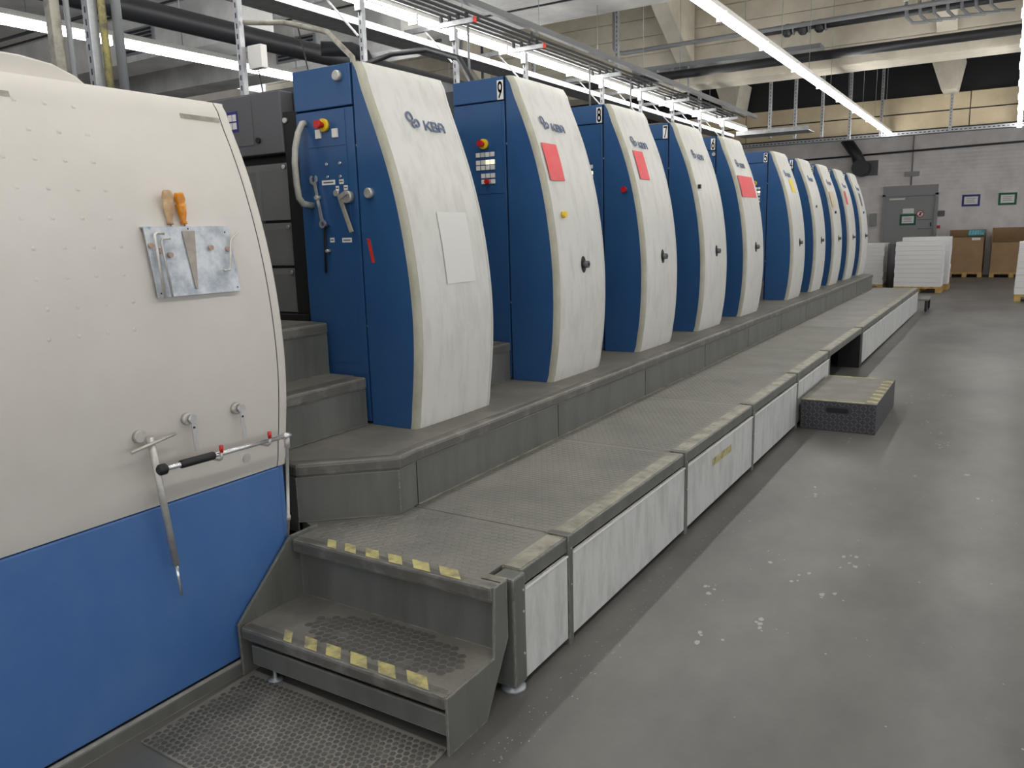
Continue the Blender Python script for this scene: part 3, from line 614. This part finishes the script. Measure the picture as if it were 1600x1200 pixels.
stuff(put('honeycomb_relief', hexes(-2.30, -1.40, 1.84, 2.09, .197, .034, .0016, lambda x, y: (x + 1.78) ** 2 / .12 + (y - 1.95) ** 2 / .016 < 1), M_stud, bpy.data.objects['front_stair']))
put('corner_plate', MB().box(-1.462, -1.3845, 2.107, 2.152, .40, .444), M_worn, bpy.data.objects['front_stair'])
# studded mat on the floor
t = thing('rubber_mat', 'grey rubber mat with round studs below the stair', 'mat', (-1.85, 1.5, 0))
put('sheet', MB().prism([(-2.30, 1.335), (-2.02, 1.325), (-1.38, 1.30), (-1.40, 1.80), (-2.32, 1.82)], 'z', .001, .006), M_mat, t)
mb = MB(); j = 0; y = 1.345
while y < 1.79:
    x = -2.285 + (.0125 if j % 2 else 0)
    while x < -1.405:
        mb.tube([(x, y, .006), (x, y, .0075), (x, y, .0085)], [.0105, .0095, .006], 8); x += .025
    y += .0217; j += 1
stuff(put('studs', mb, M_stud, t))

# ------------------------------------------------------------------ step stool
t = thing('step_stool', 'low step box of black checker plate with yellow striped edge', 'step stool', (-1.06, 7.1, 0))
put('side_plate', MB().prism([(-1.34, .0), (-.785, .0), (-.785, .235), (-1.34, .235)], 'y', 6.53, 6.538), M_check, t)
put('side_plate', MB().box(-1.34, -.785, 7.69, 7.698, 0, .235), M_check, t)
put('side_plate', MB().box(-.793, -.785, 6.538, 7.69, 0, .235), M_check, t)
put('side_plate', MB().box(-1.34, -1.332, 6.538, 7.69, 0, .235), M_check, t)
put('top', MB().box(-1.342, -.783, 6.528, 7.70, .235, .242), M_tread, t)
put('hand_hole', MB().prism([(-1.13 + .02 * math.cos(a), .17 + .02 * math.sin(a)) for a in [math.pi / 2 + k * math.pi / 8 for k in range(9)]] + [(-1.0 + .02 * math.cos(a), .17 + .02 * math.sin(a)) for a in [-math.pi / 2 + k * math.pi / 8 for k in range(9)]], 'y', 6.527, 6.5301), M_pblack, t)
mb = MB()
for i in range(18):
    for j in range(8):
        x = -1.325 + i * .031; z = .02 + j * .028
        if -1.16 < x < -.97 and .135 < z < .205: continue
        d = .0095 if (i + j) % 2 else -.0095
        mb.obox((x - .0095, 6.529, z - d), (x + .0095, 6.529, z + d), .003, .006, up=(0, 0, 1))
stuff(put('checker_relief', mb, M_grey, t))
for k in range(7): put('hazard_stripe', MB().add([(-.865, 6.60 + k * .155, .2426), (-.785, 6.57 + k * .155, .2426), (-.785, 6.64 + k * .155, .2426), (-.865, 6.67 + k * .155, .2426)], [(0, 1, 2, 3)]), M_hz, t)
put('hazard_stripe', MB().box(-1.34, -.87, 6.53, 6.555, .2421, .2427), M_hz, t); put('hazard_stripe', MB().box(-1.34, -.87, 7.67, 7.698, .2421, .2427), M_hz, t)

# ------------------------------------------------------------------ overhead along the press: posts, arms, conduits, tray
def perforated_post(x, y, z0, z1, label, group, w=.045, parent=None):
    p = thing('support_post', label, 'post', (x, y, z0), group)
    put('channel', MB().prism([(x - w / 2, y - w / 2), (x + w / 2, y - w / 2), (x + w / 2, y + w / 2), (x - w / 2, y + w / 2)], 'z', z0, z1), M_galv, p, .004)
    mb = MB(); k = 0
    while z0 + .05 + k * .07 < z1 - .03: z = z0 + .05 + k * .07; mb.box(x - .006, x + .006, y - w / 2 - .001, y - w / 2 + .0002, z, z + .035); k += 1
    stuff(put('slots', mb, M_dark, p)); return p
POSTY = [4.152, 5.463, 6.815, 8.17, 10.18, 11.497, 12.82, 14.175, 15.5]
for i, y in enumerate(POSTY):
    p = perforated_post(-4.8, y, 2.482 if i < 9 else 2.482, 3.60, 'galvanised strut post rising behind unit %s to a conduit bracket' % ('nine eight seven six five four three two one'.split()[i]), 'posts on the press')
    put('bracket', MB().box(-4.83, -4.77, y - .05, y - .024, 3.48, 3.60), M_galv, p)
    put('arm', MB().box(-5.35, -4.51, y - .10, y - .06, 3.60, 3.645), M_galv, p); put('arm_cap', MB().box(-4.512, -4.50, y - .103, y - .057, 3.597, 3.648), M_redtape if i < 4 else M_galv, p)
    put('brace', MB().obox((-5.10, y - .08, 3.60), (-4.82, y - .03, 3.28), .025, .012), M_galv, p)
    for k in range(4): put('pipe_clamp', MB().box(-4.60 - k * .1 - .012, -4.60 - k * .1 + .012, y - .095, y - .065, 3.645, 3.70), M_dark, p)
for k in range(4):
    tag(put('conduit_pipe', MB().tube([(-4.60 - k * .1, -2, 3.715), (-4.60 - k * .1, 16.2, 3.715)], .016, 8), M_conduit, None, 0, (-4.60 - k * .1, 7, 3.7)), 'thin grey conduit running over the press brackets', 'pipe', 'conduits over the press')
tag(put('cable_channel', MB().box(-4.46, -4.40, -2, 16.4, 3.70, 3.76), M_conduit, None, 0, (-4.43, 7, 3.7)), 'grey steel channel along the ends of the press brackets', 'channel')
t = thing('cable_tray', 'perforated cable tray running the length of the press beside the lights', 'cable tray', (-5.3, 8, 3.5))
put('tray_bottom', MB().box(-5.45, -5.15, -2, 17.4, 3.49, 3.495), M_galv, t); put('tray_side', MB().box(-5.15, -5.145, -2, 17.4, 3.49, 3.55), M_galv, t); put('tray_side', MB().box(-5.455, -5.45, -2, 17.4, 3.49, 3.55), M_galv, t)
mb = MB(); y = 3.0
while y < 17: mb.box(-5.1448, -5.1442, y, y + .06, 3.512, 3.528); mb.box(-5.40, -5.385, y, y + .05, 3.4894, 3.4899); mb.box(-5.22, -5.205, y, y + .05, 3.4894, 3.4899); y += .11
stuff(put('perforations', mb, M_worn, t))
def pipe(pts, r, m, label, name='ceiling_pipe', group=None, n=14):
    return tag(put(name, MB().tube(pts, r, n), m, None, 0, pts[0]), label, 'pipe', group)
pipe([(-6.6, -2, 3.6), (-6.6, 17, 3.6)], .10, M_wpipe, 'thick black pipe running along behind the press')
pipe([(-6.0, 8.2, 3.35), (-6.0, 17, 3.35)], .085, M_gpipe, 'grey lagged pipe beside the thick black pipe')
pipe([(-5.75, 6.6, 2.4), (-5.75, 6.6, 3.35), (-5.78, 6.58, 3.44), (-5.88, 6.5, 3.5), (-6.1, 6.3, 3.5)], .075, M_wpipe, 'black exhaust elbow rising behind the tall press unit')
pipe([(-4.77, 5.44, 3.05), (-4.4, 5.35, 3.07), (-4.0, 5.3, 3.04), (-3.6, 5.15, 2.9), (-3.35, 4.95, 2.68), (-3.3, 4.86, 2.515)], .022, M_wpipe, 'black flexible hose bending down behind the tall unit cover', 'flexible_hose')
pipe([(-4.75, 4.15, 3.13), (-4.5, 4.3, 3.12), (-4.1, 4.3, 3.0), (-3.7, 4.1, 2.75), (-3.5, 3.9, 2.35)], .018, M_worn, 'beige cable bundle drooping from a post to the tall unit', 'cable_bundle')
tag(put('junction_box', MB().box(-4.77, -4.63, 4.18, 4.24, 2.82, 2.98), M_key, None, .006, (-4.7, 4.2, 2.82)), 'small white junction box on a strut post', 'junction box')
pipe([(-4.7, 4.21, 2.812), (-4.68, 4.22, 2.62), (-4.55, 4.35, 2.51), (-4.42, 4.4, 2.55), (-4.40, 4.4, 2.8), (-4.42, 4.35, 3.08)], .005, M_black, 'thin black cable looping below the junction box', 'cable', n=6)
perforated_post(-4.78, 3.02, 2.352, 4.6, 'perforated galvanised strut with cables behind the cream hood', None, .06)
pipe([(-4.72, 3.06, 2.352), (-4.72, 3.06, 4.6)], .022, M_hz, 'yellow and black cable chain beside the perforated strut', 'cable_bundle')
pipe([(-4.64, 3.10, 2.352), (-4.64, 3.10, 4.6)], .028, M_gpipe, 'pale grey riser pipe beside the cable chain')
tag(put('wooden_post', MB().box(-4.84, -4.78, 2.78, 2.84, 1.2, 4.6), M_worn, None, .004, (-4.8, 2.8, 2.1)), 'beige square post behind the cream hood', 'post')
pipe([(-4.75, 2.86, 1.2), (-4.75, 2.86, 4.6)], .016, M_gpipe, 'ribbed grey hose beside the beige square post', 'flexible_hose')
for i, (y, z) in enumerate(((5.3, 2.95), (8.0, 3.05), (9.3, 3.05))):
    v = thing('air_valve', 'small brass valve hanging from the conduits beside a post', 'valve', (-4.7, y + 1.6, z), 'brass valves'); put('drop_pipe', MB().tube([(-4.7, y + 1.6, z + .1), (-4.7, y + 1.6, 3.70)], .012, 8), M_gpipe, v); put('valve_body', MB().tube([(-4.7, y + 1.6, z), (-4.7, y + 1.6, z + .03), (-4.7, y + 1.6, z + .07), (-4.7, y + 1.6, z + .1)], [.015, .028, .028, .015], 12), M_yel, v)

# ducts and vents left of the press
for i, (y, x0) in enumerate(((8.6, -10.5), (7.0, -12))):
    d = thing('air_duct', ['concrete-grey air duct with louvred vent near the black pipe', 'grey air duct with louvred vent above the light row'][i], 'duct', (x0 + 1, y, 4.05))
    put('duct_body', MB().box(-15, -6.9 - i * 1.2, y, y + .55, 4.02, 4.6), M_slab, d)
    f = put('vent_frame', MB().box(-9.2 - i * 1.3, -8.4 - i * 1.3, y - .02, y, 4.1, 4.42), M_gpipe, d)
    for k in range(6): put('louvre', MB().box(-9.15 - i * 1.3, -8.45 - i * 1.3, y - .035, y - .0201, 4.13 + k * .047, 4.155 + k * .047), M_dark, f)
for y in (6.0, 9.6): pipe([(-15, y, 4.3), (-7.0, y, 4.3)], .02, M_wpipe, 'thin dark pipe crossing the ceiling left of the press at %s' % ('the light row' if y < 8 else 'the grey duct'))

# cross pipes and trays under the roof well
pipe([(-7.2, 13.6, 4.18), (9, 13.6, 4.18)], .07, M_wpipe, 'thick dark pipe crossing the hall under the concrete beam')
_v = thing('pipe_valves', 'cluster of dark pipe valves at the start of the lagged pipe', 'valve', (-2.8, 13.3, 4.5))
for _k, _x in enumerate((-3.15, -2.92, -2.68)):
    put('valve_body', MB().tube([(_x, 13.3, 4.46), (_x, 13.3, 4.50), (_x, 13.3, 4.60), (_x, 13.3, 4.64)], [.04, .075, .075, .04], 12), M_wpipe, _v); put('flange', MB().disc((_x + .08, 13.3, 4.55), (1, 0, 0), .075, .02, 14), M_gpipe, _v)
put('link_pipe', MB().tube([(-3.6, 13.3, 4.55), (-2.61, 13.3, 4.55)], .03, 10), M_wpipe, _v)
pipe([(-2.6, 13.3, 4.55), (9, 13.3, 4.55)], .05, M_wpipe, 'black lagged pipe crossing above the thick dark pipe')
pipe([(-5.9, 13.0, 5.9), (-5.9, 13.0, 4.62), (-5.85, 13.0, 4.55), (-5.75, 13.0, 4.52), (9, 13.0, 4.62)], .035, M_gpipe, 'grey pipe dropping from the roof and crossing the hall')
pipe([(-8.5, 12.2, 4.55), (-8.45, 12.2, 5.0), (-8.4, 12.2, 5.05), (-6.4, 12.2, 5.05), (-6.3, 12.2, 5.12), (-6.3, 11.2, 5.5)], .03, M_gpipe, 'grey pipe frame hanging in the roof well')
pipe([(-8.1, 12.3, 4.3), (-8.1, 12.3, 5.15), (-4.3, 12.3, 5.2)], .025, M_wpipe, 'thin dark pipe bent down in the roof well')
t = thing('cross_cable_tray', 'flat ribbed cable tray crossing above the press', 'cable tray', (-4, 13.8, 4.3))
put('tray', MB().box(-5.9, -2.75, 13.75, 14.05, 4.33, 4.40), M_gpipe, t)
for k in range(4): put('drop_rod', MB().box(-5.75 + k * .28, -5.72 + k * .28, 13.8, 13.83, 3.76, 4.33), M_galv, t)
for x, y, z0, z1 in ((-6.9, 12.0, 3.76, 6.9), (-5.6, 12.45, 3.9, 6.9), (-5.5, 16.2, 3.4, 6.9), (-4.4, 17.35, 3.4, 6.9), (-4.0, 17.8, 3.4, 6.9), (-3.7, 19.0, 3.5, 6.9), (-3.3, 20.0, 3.5, 6.9), (-2.75, 20.8, 3.6, 6.9), (-1.35, 20.95, 3.6, 4.42), (.4, 20.95, 3.6, 6.9)):
    perforated_post(x, y, z0, z1, 'perforated hanging strut under the roof near the beige fascia boards', 'hanging struts', .06)
t = thing('end_cable_tray', 'perforated cable tray crossing the hall below the beige fascia boards', 'cable tray', (-2, 21.1, 3.6))
put('tray_side', MB().box(-8, 6, 21.02, 21.025, 3.60, 3.68), M_galv, t); put('tray_bottom', MB().box(-8, 6, 21.02, 21.25, 3.60, 3.604), M_galv, t)
mb = MB(); x = -8
while x < 6: mb.box(x, x + .05, 21.0185, 21.0198, 3.63, 3.65); x += .09
stuff(put('perforations', mb, M_dark, t))
t = thing('branch_cable_tray', 'short galvanised tray branching off at the end of the press', 'cable tray', (-4.6, 16.8, 3.5))
put('tray_bottom', MB().box(-4.9, -3.5, 16.7, 17.3, 3.44, 3.45), M_galv, t); put('tray_side', MB().box(-4.9, -3.5, 16.69, 16.70, 3.44, 3.52), M_galv, t)
t = thing('pipe_manifold', 'row of small bent pipes with clamps under the roof beam', 'pipes', (-.6, 13.2, 4.4))
for k in range(7):
    x = -1.5 + k * .17; p = put('bent_pipe', MB().tube([(x, 13.15, 6.2), (x, 13.15, 4.62), (x + .02, 13.12, 4.45), (x + .1, 13.1, 4.36), (x + .3, 13.1, 4.34)], .022, 8), M_gpipe, t)
    put('clamp', MB().box(x - .03, x + .03, 13.1, 13.13, 4.66, 4.74), M_key, p)

# ------------------------------------------------------------------ far end of the hall
d = struct('door_1', MB().box(-3.52, -2.10, 28.55, 28.6, 0, 2.46), M_door)
struct('door_frame', MB().box(-3.6, -3.52, 28.5, 28.6, 0, 2.52), M_door, d); struct('door_frame', MB().box(-2.10, -2.02, 28.5, 28.6, 0, 2.52), M_door, d); struct('door_frame', MB().box(-3.6, -2.02, 28.5, 28.6, 2.46, 2.53), M_door, d)
struct('overpanel', MB().box(-3.6, -2.04, 28.56, 28.6, 2.53, 2.78), M_door, d); struct('door_closer', MB().box(-3.4, -2.95, 28.5, 28.55, 2.34, 2.4), M_key, d)
struct('door_rail', MB().box(-2.55, -2.15, 28.54, 28.55, 1.70, 1.72), M_grey, d); struct('door_rail', MB().box(-2.55, -2.15, 28.54, 28.55, 1.42, 1.44), M_grey, d)
struct('door_handle', MB().box(-2.2, -2.17, 28.5, 28.55, 1.50, 1.62), M_black, d)
def sign(x0, x1, z0, z1, y, m, label):
    s = thing('framed_notice', label, 'sign', ((x0 + x1) / 2, y, z0)); put('frame', MB().box(x0, x1, y - .015, y, z0, z1), m, s); b = .06
    put('sheet', MB().box(x0 + b, x1 - b, y - .018, y - .0151, z0 + b, z1 - b), M_wpap, s)
    for k in range(3): put('text_line', MB().box(x0 + b + .06, x1 - b - .06 - .03 * (k % 2), y - .0192, y - .0181, z1 - b - .07 - k * .05, z1 - b - .058 - k * .05), M_grey, s)
sign(-3.07, -2.605, 1.55, 1.89, 28.55, M_green, 'green framed notice on the grey door'); sign(-1.376, -.893, 2.07, 2.42, 28.6, M_blueframe, 'blue framed notice on the white wall'); sign(-.42, .053, 2.07, 2.43, 28.6, M_green, 'green framed notice on the white wall beside the blue one')
tag(put('paper_notice', MB().box(-3.0, -2.68, 28.545, 28.55, 1.92, 2.07), M_wpap, None, 0, (-2.84, 28.55, 1.92)), 'plain paper notice above the green frame on the door', 'sign')
s = thing('prohibition_sign', 'round white sign with red ring and diagonal bar on the door', 'sign', (-2.496, 28.545, 1.79))
put('disc', MB().disc((-2.496, 28.548, 1.89), (0, -1, 0), .10, .004, 24), M_wpap, s); vs, fs = ring(.085, .108, 0, 0, 28, .004); put('ring', MB().add([(-2.496 + v.x, 28.541 + v.z, 1.89 + v.y) for v in vs], fs), M_red, s)
put('bar', MB().obox((-2.57, 28.541, 1.82), (-2.42, 28.541, 1.96), .004, .022), M_red, s); put('figure', MB().obox((-2.50, 28.5425, 1.84), (-2.49, 28.5425, 1.94), .003, .045), M_pblack, s)
tag(put('wall_switch', MB().box(-2.0, -1.82, 28.55, 28.6, 1.80, 1.97), M_grey, None, .005, (-1.9, 28.6, 1.8)), 'dark square switch box beside the door', 'switch')
tag(put('fire_call_point', MB().box(-2.01, -1.92, 28.55, 28.6, 1.43, 1.52), M_red, None, .005, (-1.96, 28.6, 1.43)), 'small red call point beside the door', 'call point')
pipe([(-9, 28.55, 3.72), (3, 28.55, 3.93)], .03, M_wpipe, 'dark pipe along the top of the far wall'); pipe([(-2.81, 28.56, 2.79), (-2.81, 28.56, 4.6)], .018, M_gpipe, 'vertical conduit above the grey door')
tag(put('conduit_box', MB().box(-3.02, -2.6, 28.53, 28.6, 3.06, 3.2), M_door, None, .01, (-2.8, 28.6, 3.06)), 'pale conduit box above the grey door', 'junction box')
f = thing('wall_fan', 'dark ventilation fan with slanting duct on the far wall', 'fan', (-4.15, 28.4, 3.1))
put('plate', MB().box(-4.25, -3.80, 28.56, 28.6, 3.15, 3.62), M_grey, f); put('fan_housing', MB().tube([(-4.25, 28.0, 3.38), (-4.25, 28.5, 3.38)], .26, 20), M_wpipe, f); put('duct', MB().tube([(-4.25, 28.2, 3.4), (-4.4, 28.2, 3.8), (-4.75, 28.2, 4.3)], [.2, .17, .17], 16), M_wpipe, f)
tag(put('wall_panel', MB().box(-4.35, -4.02, 28.55, 28.6, 1.9, 2.8), M_wall, None, .01, (-4.2, 28.6, 1.9)), 'pale wall panel left of the grey door', 'panel'); tag(put('wall_box', MB().box(-3.95, -3.75, 28.45, 28.6, 1.55, 1.95), M_door, None, .01, (-3.85, 28.6, 1.55)), 'grey box mounted on the wall near the last press unit', 'box')
def pallet(x0, x1, y0, y1, label, paint=None):
    p = thing('pallet', label, 'pallet', ((x0 + x1) / 2, (y0 + y1) / 2, 0))
    for k in range(5): a = x0 + (x1 - x0) * k / 5; put('board', MB().box(a + .01, a + (x1 - x0) / 5 - .01, y0, y1, .118, .14), M_pal, p)
    for i in range(3):
        for j in range(3): a = x0 + (x1 - x0 - .12) * i / 2; b = y0 + (y1 - y0 - .12) * j / 2; put('block', MB().box(a, a + .12, b, b + .12, .022, .096), M_pal, p)
    for j in range(3): b = y0 + (y1 - y0 - .12) * j / 2; put('stringer', MB().box(x0, x1, b, b + .12, .096, .118), M_pal, p)
    for i in range(3): a = x0 + (x1 - x0 - .12) * i / 2; put('runner', MB().box(a, a + .12, y0, y1, 0, .022), M_pal, p)
def stack(x0, x1, y0, y1, h, lab, plab, n=6):
    pallet(x0, x1, y0, y1, plab); s = thing('paper_stack', lab, 'paper stack', ((x0 + x1) / 2, (y0 + y1) / 2, .141))
    for k in range(n):
        a = .141 + (h - .141) * k / n; b = .141 + (h - .141) * (k + 1) / n; j = random.uniform(-.008, .008)
        put('ream_layer', MB().box(x0 + .01 + j, x1 - .01 + j, y0 + .01, y1 - .02, a, b - .003), M_paper, s)
stack(-2.31, -1.30, 20.95, 21.7, 1.18, 'low stack of white sheets on the foremost pallet', 'pallet under the foremost paper stack', 10)
stack(-2.28, -1.22, 21.95, 22.7, 1.27, 'taller stack of white sheets behind the foremost stack', 'pallet under the taller paper stack', 10)
stack(-3.55, -2.62, 21.6, 22.6, 1.14, 'stack of white sheets beside the end of the press', 'pallet under the paper stack beside the press', 10)
tag(put('grey_wrap_roll', MB().tube([(-2.44, 21.9, 0), (-2.44, 21.9, 1.12)], .14, 20), M_grey, None, 0, (-2.44, 21.9, 0)), 'dark grey upright roll standing between the paper stacks', 'roll')
def carton(x0, x1, y0, y1, z1, cut, lab, plab):
    pallet(x0, x1, y0, y1, plab); c = thing('cardboard_bin', lab, 'box', ((x0 + x1) / 2, (y0 + y1) / 2, .141)); e = .012
    put('bottom', MB().box(x0, x1, y0, y1, .141, .16), M_card, c); put('back_wall', MB().box(x0, x1, y1 - e, y1, .16, z1), M_card, c)
    put('side_wall', MB().box(x0, x0 + e, y0, y1, .16, z1), M_card, c); put('side_wall', MB().box(x1 - e, x1, y0, y1, .16, z1), M_card, c); put('front_wall', MB().box(x0, x1, y0, y0 + e, .16, cut), M_card, c)
carton(-1.56, -.66, 27.2, 28.3, 1.37, 1.15, 'open cardboard pallet bin with blue film inside', 'pallet under the bin with blue film')
carton(-.48, .62, 27.2, 28.3, 1.41, .99, 'open cardboard pallet bin with low cut front', 'pallet under the bin with the low front')
t = thing('film_bundle', 'bundle of pale blue film hanging over the bin edge', 'film', (-.85, 27.3, 1.1))
for k in range(6): put('fold', MB().tube([(-1.06 + k * .07, 27.26, 1.20), (-1.04 + k * .07, 27.32, 1.33), (-1.03 + k * .07, 27.7, 1.30)], .045, 10), M_foil, t)
tag(put('bin_label', MB().box(-.98, -.76, 27.18, 27.199, 1.07, 1.145), M_wpap, None, 0, (-.87, 27.19, 1.07)), 'white label hanging on the bin with blue film', 'label')
t = thing('board_stack', 'stack of white boards on a pallet at the aisle edge', 'board stack', (.6, 19.4, .141))
pallet(.13, 1.1, 19.0, 19.8, 'pallet under the white boards at the aisle edge')
for k in range(8): put('board', MB().box(.125 + k * .004, 1.1, 19.0, 19.8, .141 + k * .13, .268 + k * .13), M_paper, t)
